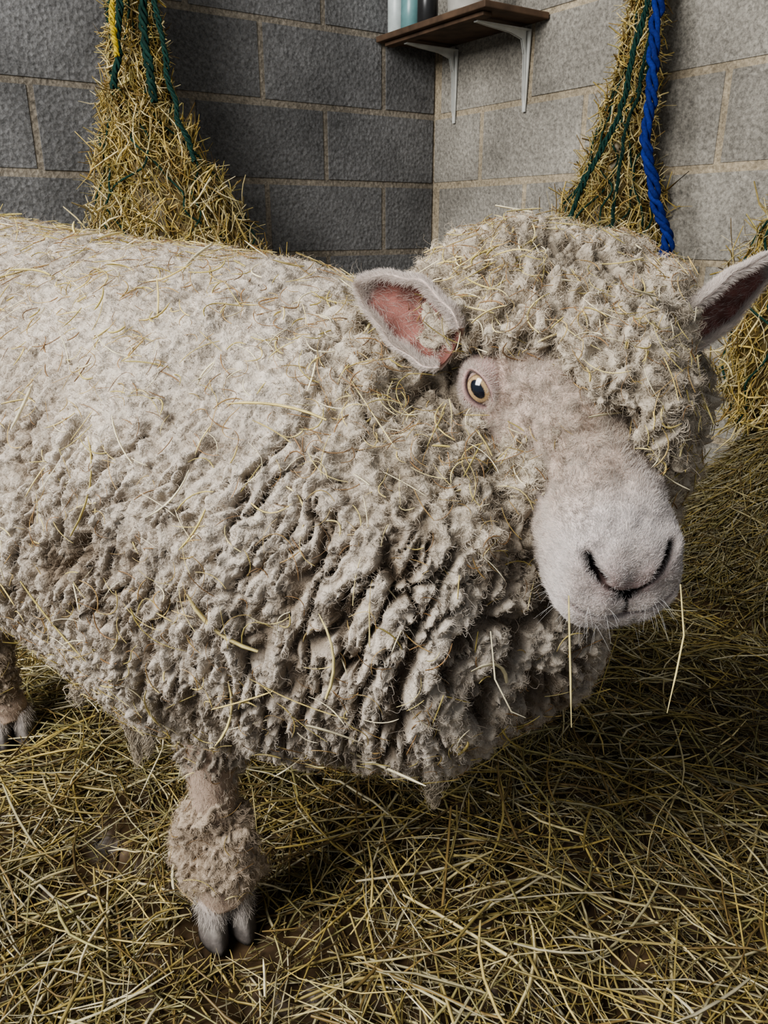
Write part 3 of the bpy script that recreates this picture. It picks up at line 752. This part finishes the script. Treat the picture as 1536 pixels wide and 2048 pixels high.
# ---- legs
def leg(name, pts, rad):
    pts = np.array(pts, float); K = 60; s = np.linspace(0, 1, len(pts)); t = np.linspace(0, 1, K)
    ce = np.stack([np.interp(t, s, pts[:, k]) for k in range(3)], 1); r = np.interp(t, s, rad)
    for _ in range(8):
        ce[1:-1] = (ce[:-2]+2*ce[1:-1]+ce[2:])/4; r[1:-1] = (r[:-2]+2*r[1:-1]+r[2:])/4
    V, F = loft(ce, r, r*1.1, seg=32); V = V+vvec(V/.02, 200)*.0015
    obj(name, np_mesh(name, V, F, np.tile([.36, .27, .21], (len(V), 1))*(1+.25*vnoise(V/.015, 210))[:, None]), M_skin, sheep)
    Nn, ar = vert_normals(V, F[0])
    if ((Nn[:K*32]*(V[:K*32]-np.repeat(ce, 32, 0))).sum()) < 0: Nn = -Nn
    nf = 9000; p, n_, idx = sample(V, Nn, F[0], ar, nf)
    dr = norm(n_*.4+np.array([0, 0, -.9])+rng.normal(0, .3, p.shape)); u = np.linspace(0, 1, 3)
    P = p[:, None]+dr[:, None]*(u[None, :, None]*rng.uniform(.004, .008, nf)[:, None, None])
    hair(name+'_hair', P, np.full(nf, .00013), np.tile([.50, .41, .32], (nf, 1))*rng.uniform(.6, 1.2, (nf, 1)), M_fibre, sheep)
def hoof(name, c, d, sc=1.):
    d = np.array(d, float); d /= np.linalg.norm(d); sdv = np.array([-d[1], d[0]])
    Vs = []; Fs = []; Cs = []; o = 0; HP = []
    for sg in (-1, 1):
        rings = []; zs = [0.0, .004, .012, .021, .030, .038, .044]
        for z in zs:
            k = z/.044
            fwd = .034*(1-.45*k); back = -.018; wd = .0160*(1-.12*k)
            a = np.linspace(0, 2*np.pi, 28, endpoint=False)
            lx = np.where(np.cos(a) > 0, np.cos(a)*fwd, -np.cos(a)*back); ly = np.sin(a)*wd*(1-.30*np.clip(np.cos(a), 0, 1)**2)
            lx = lx+.006*(1-k)
            off = sg*(.0150-.002*k)
            rings.append(np.stack([c[0]+(d[0]*lx+sdv[0]*(ly+off))*sc, c[1]+(d[1]*lx+sdv[1]*(ly+off))*sc, np.full(28, z*sc+c[2])], 1))
        R = np.array(rings); nR_ = len(zs); V = R.reshape(-1, 3); gi = np.arange(nR_*28).reshape(nR_, 28)
        Fq = np.stack([gi[:-1], np.roll(gi, -1, 1)[:-1], np.roll(gi, -1, 1)[1:], gi[1:]], -1).reshape(-1, 4)
        for _ in range(700):
            i_ = rng.integers(4, 7); j_ = rng.integers(0, 28); b0 = R[i_, j_]; od = norm(b0-R[i_].mean(0))
            dd = norm(od*.5+np.array([0, 0, -.8])+rng.normal(0, .25, 3)); l_ = rng.uniform(.005, .012)
            b0 = b0+rng.normal(0, .002, 3); HP.append(np.stack([b0, b0+dd*l_*.5, b0+dd*l_]))
        cap = np.array([R[0].mean(0), R[-1].mean(0)]); V = np.concatenate([V, cap]); nn = nR_*28
        T = np.concatenate([np.stack([np.roll(gi[0], -1), gi[0], np.full(28, nn)], 1), np.stack([gi[-1], np.roll(gi[-1], -1), np.full(28, nn+1)], 1)])
        cc = np.repeat(np.array([[.05, .044, .04], [.07, .06, .053], [.12, .105, .095], [.19, .17, .15], [.25, .22, .20], [.32, .28, .25], [.34, .28, .24]]), 28, 0)
        cc = np.concatenate([cc, [[.05, .04, .03], [.4, .3, .3]]])
        Vs.append(V); Fs += [Fq+o, T+o]; Cs.append(cc); o += len(V)
    obj(name, np_mesh(name, np.concatenate(Vs), Fs, np.concatenate(Cs)), M_hoof, sheep)
    HP = np.array(HP); hair(name+'_hair', HP, np.full(len(HP), .00016), np.tile([.60, .54, .48], (len(HP), 1))*rng.uniform(.6, 1.15, (len(HP), 1)), M_fibre, sheep)
f = fl
leg('foreleg_right', [f+[-.01, .06, .34], f+[0, .02, .24], f+[0, .004, .18], f+[.0, .0, .165], f+[0, .004, .12], f+[0, .004, .08], f+[0, 0, .062], f+[.004, -.004, .040]], [.06, .032, .024, .025, .019, .021, .026, .026])
hoof('hoof_fore_right', f+[.002, -.004, .002], (.45, -.9), 1.05)
f = np.array([-.03, 1.04, 0])
leg('foreleg_left', [f+[-.02, 0, .34], f+[0, 0, .24], f+[0, 0, .18], f+[0, 0, .16], f+[0, 0, .12], f+[0, 0, .08], f+[0, 0, .058], f+[.006, -.006, .035]], [.06, .038, .028, .028, .022, .022, .028, .022])
hoof('hoof_fore_left', f+[.004, -.004, .002], (.8, -.6))
f = hindR
leg('hindleg_right', [f+[.05, .10, .40], f+[.03, .05, .30], f+[-.035, .035, .19], f+[-.03, .03, .16], f+[-.01, .01, .11], f+[0, 0, .07], f+[.004, -.003, .055], f+[.008, -.008, .035]], [.10, .065, .034, .030, .022, .023, .028, .023])
hoof('hoof_hind_right', f+[.006, -.006, .002], (.5, -.85), 1.1)
f = np.array([-.38, 1.38, 0])
leg('hindleg_left', [f+[.03, .0, .40], f+[.02, 0, .30], f+[-.035, .025, .19], f+[-.03, .02, .16], f+[-.01, .01, .11], f+[0, 0, .07], f+[.004, -.003, .055], f+[.008, -.008, .035]], [.10, .065, .034, .030, .022, .023, .028, .023])
hoof('hoof_hind_left', f+[.006, -.006, .002], (.8, -.6))

# ---- hay caught in the fleece
def caught(n, Lr, wr, cols, w, curl, lift):
    p, n_, idx = sample(Vd, N, F, area, n, w)
    nn = N[F[idx, 0]]
    t = norm(np.cross(nn, rng.normal(size=p.shape))); s = np.cross(nn, t)
    L = rng.uniform(*Lr, n); K = 7; u = np.linspace(-.5, .5, K)
    cv = rng.normal(0, curl, n)
    P = p[:, None]+nn[:, None]*lift+t[:, None]*(u*1)[None, :, None]*L[:, None, None]+s[:, None]*((u**2)[None]*(cv*L)[:, None]*3)[..., None]
    P = P+nn[:, None]*(u[None]*(rng.normal(.10, .16, n)*L)[:, None])[..., None]
    W = rng.uniform(*wr, n)
    return ribbons(P, W, W*.5, cols(n))
wt = view*(1-deep)*(.8+.8*topf)*(1-legf*.5)
brn = lambda n: np.array([[.30, .17, .07], [.22, .13, .06], [.45, .33, .13], [.38, .25, .1]])[rng.integers(0, 4, n)]*rng.uniform(.7, 1.2, (n, 1))
gld = lambda n: np.array([[.60, .48, .18], [.68, .57, .26], [.50, .41, .14], [.76, .68, .46]])[rng.integers(0, 4, n)]*rng.uniform(.8, 1.1, (n, 1))
parts = [caught(4000, (.008, .030), (.0003, .0006), brn, wt, .35, .0045), caught(2700, (.010, .038), (.0004, .0009), gld, wt, .25, .0045),
         caught(150, (.035, .09), (.0007, .0018), gld, wt*(1-.75*headf), .10, .006)]
man = [[(.118, .446, .528), (.119, .440, .505), (.120, .43, .475), (.121, .421, .446)],
       [(.199, .471, .524), (.2013, .459, .492), (.196, .45, .468), (.190, .441, .443)],
       [(.07, .45, .50), (.073, .44, .47), (.085, .44, .445), (.095, .44, .44)]]
mp = np.array(man); n = len(mp)
parts.append(ribbons(mp, np.array([.0011, .0007, .0007]), np.array([.0006, .0005, .0005]), gld(n)))
v, f_, c_ = merge(parts)
obj('hay_in_fleece', np_mesh('hay_in_fleece', v, f_, c_), M_straw, sheep)

# ------------------------------------------------------------------ light, camera
def area_l(name, loc, tgt, sx, sy, power, color):
    l = bpy.data.lights.new(name, 'AREA'); l.shape = 'RECTANGLE'; l.size = sx; l.size_y = sy; l.energy = power; l.color = color
    o = bpy.data.objects.new(name, l); o.location = loc
    o.rotation_euler = (Vector(tgt)-Vector(loc)).to_track_quat('-Z', 'Y').to_euler(); col.objects.link(o)
area_l('doorway_daylight', (-2.1, -.7, 2.4), (-.05, 1.0, .4), 1.6, 1.9, 205, (1, .99, .975))
w = bpy.data.worlds.new('world'); scn.world = w; w.use_nodes = True
bg = w.node_tree.nodes['Background']; bg.inputs[0].default_value = (.86, .92, 1, 1); bg.inputs[1].default_value = .33

cam = bpy.data.cameras.new('camera'); cam.sensor_fit = 'VERTICAL'; cam.sensor_height = 36; cam.lens = 36*1550/2048; cam.clip_start = .02
co = bpy.data.objects.new('camera', cam); co.location = (0, 0, .75); co.rotation_euler = (math.radians(90-20.3), 0, 0)
col.objects.link(co); scn.camera = co
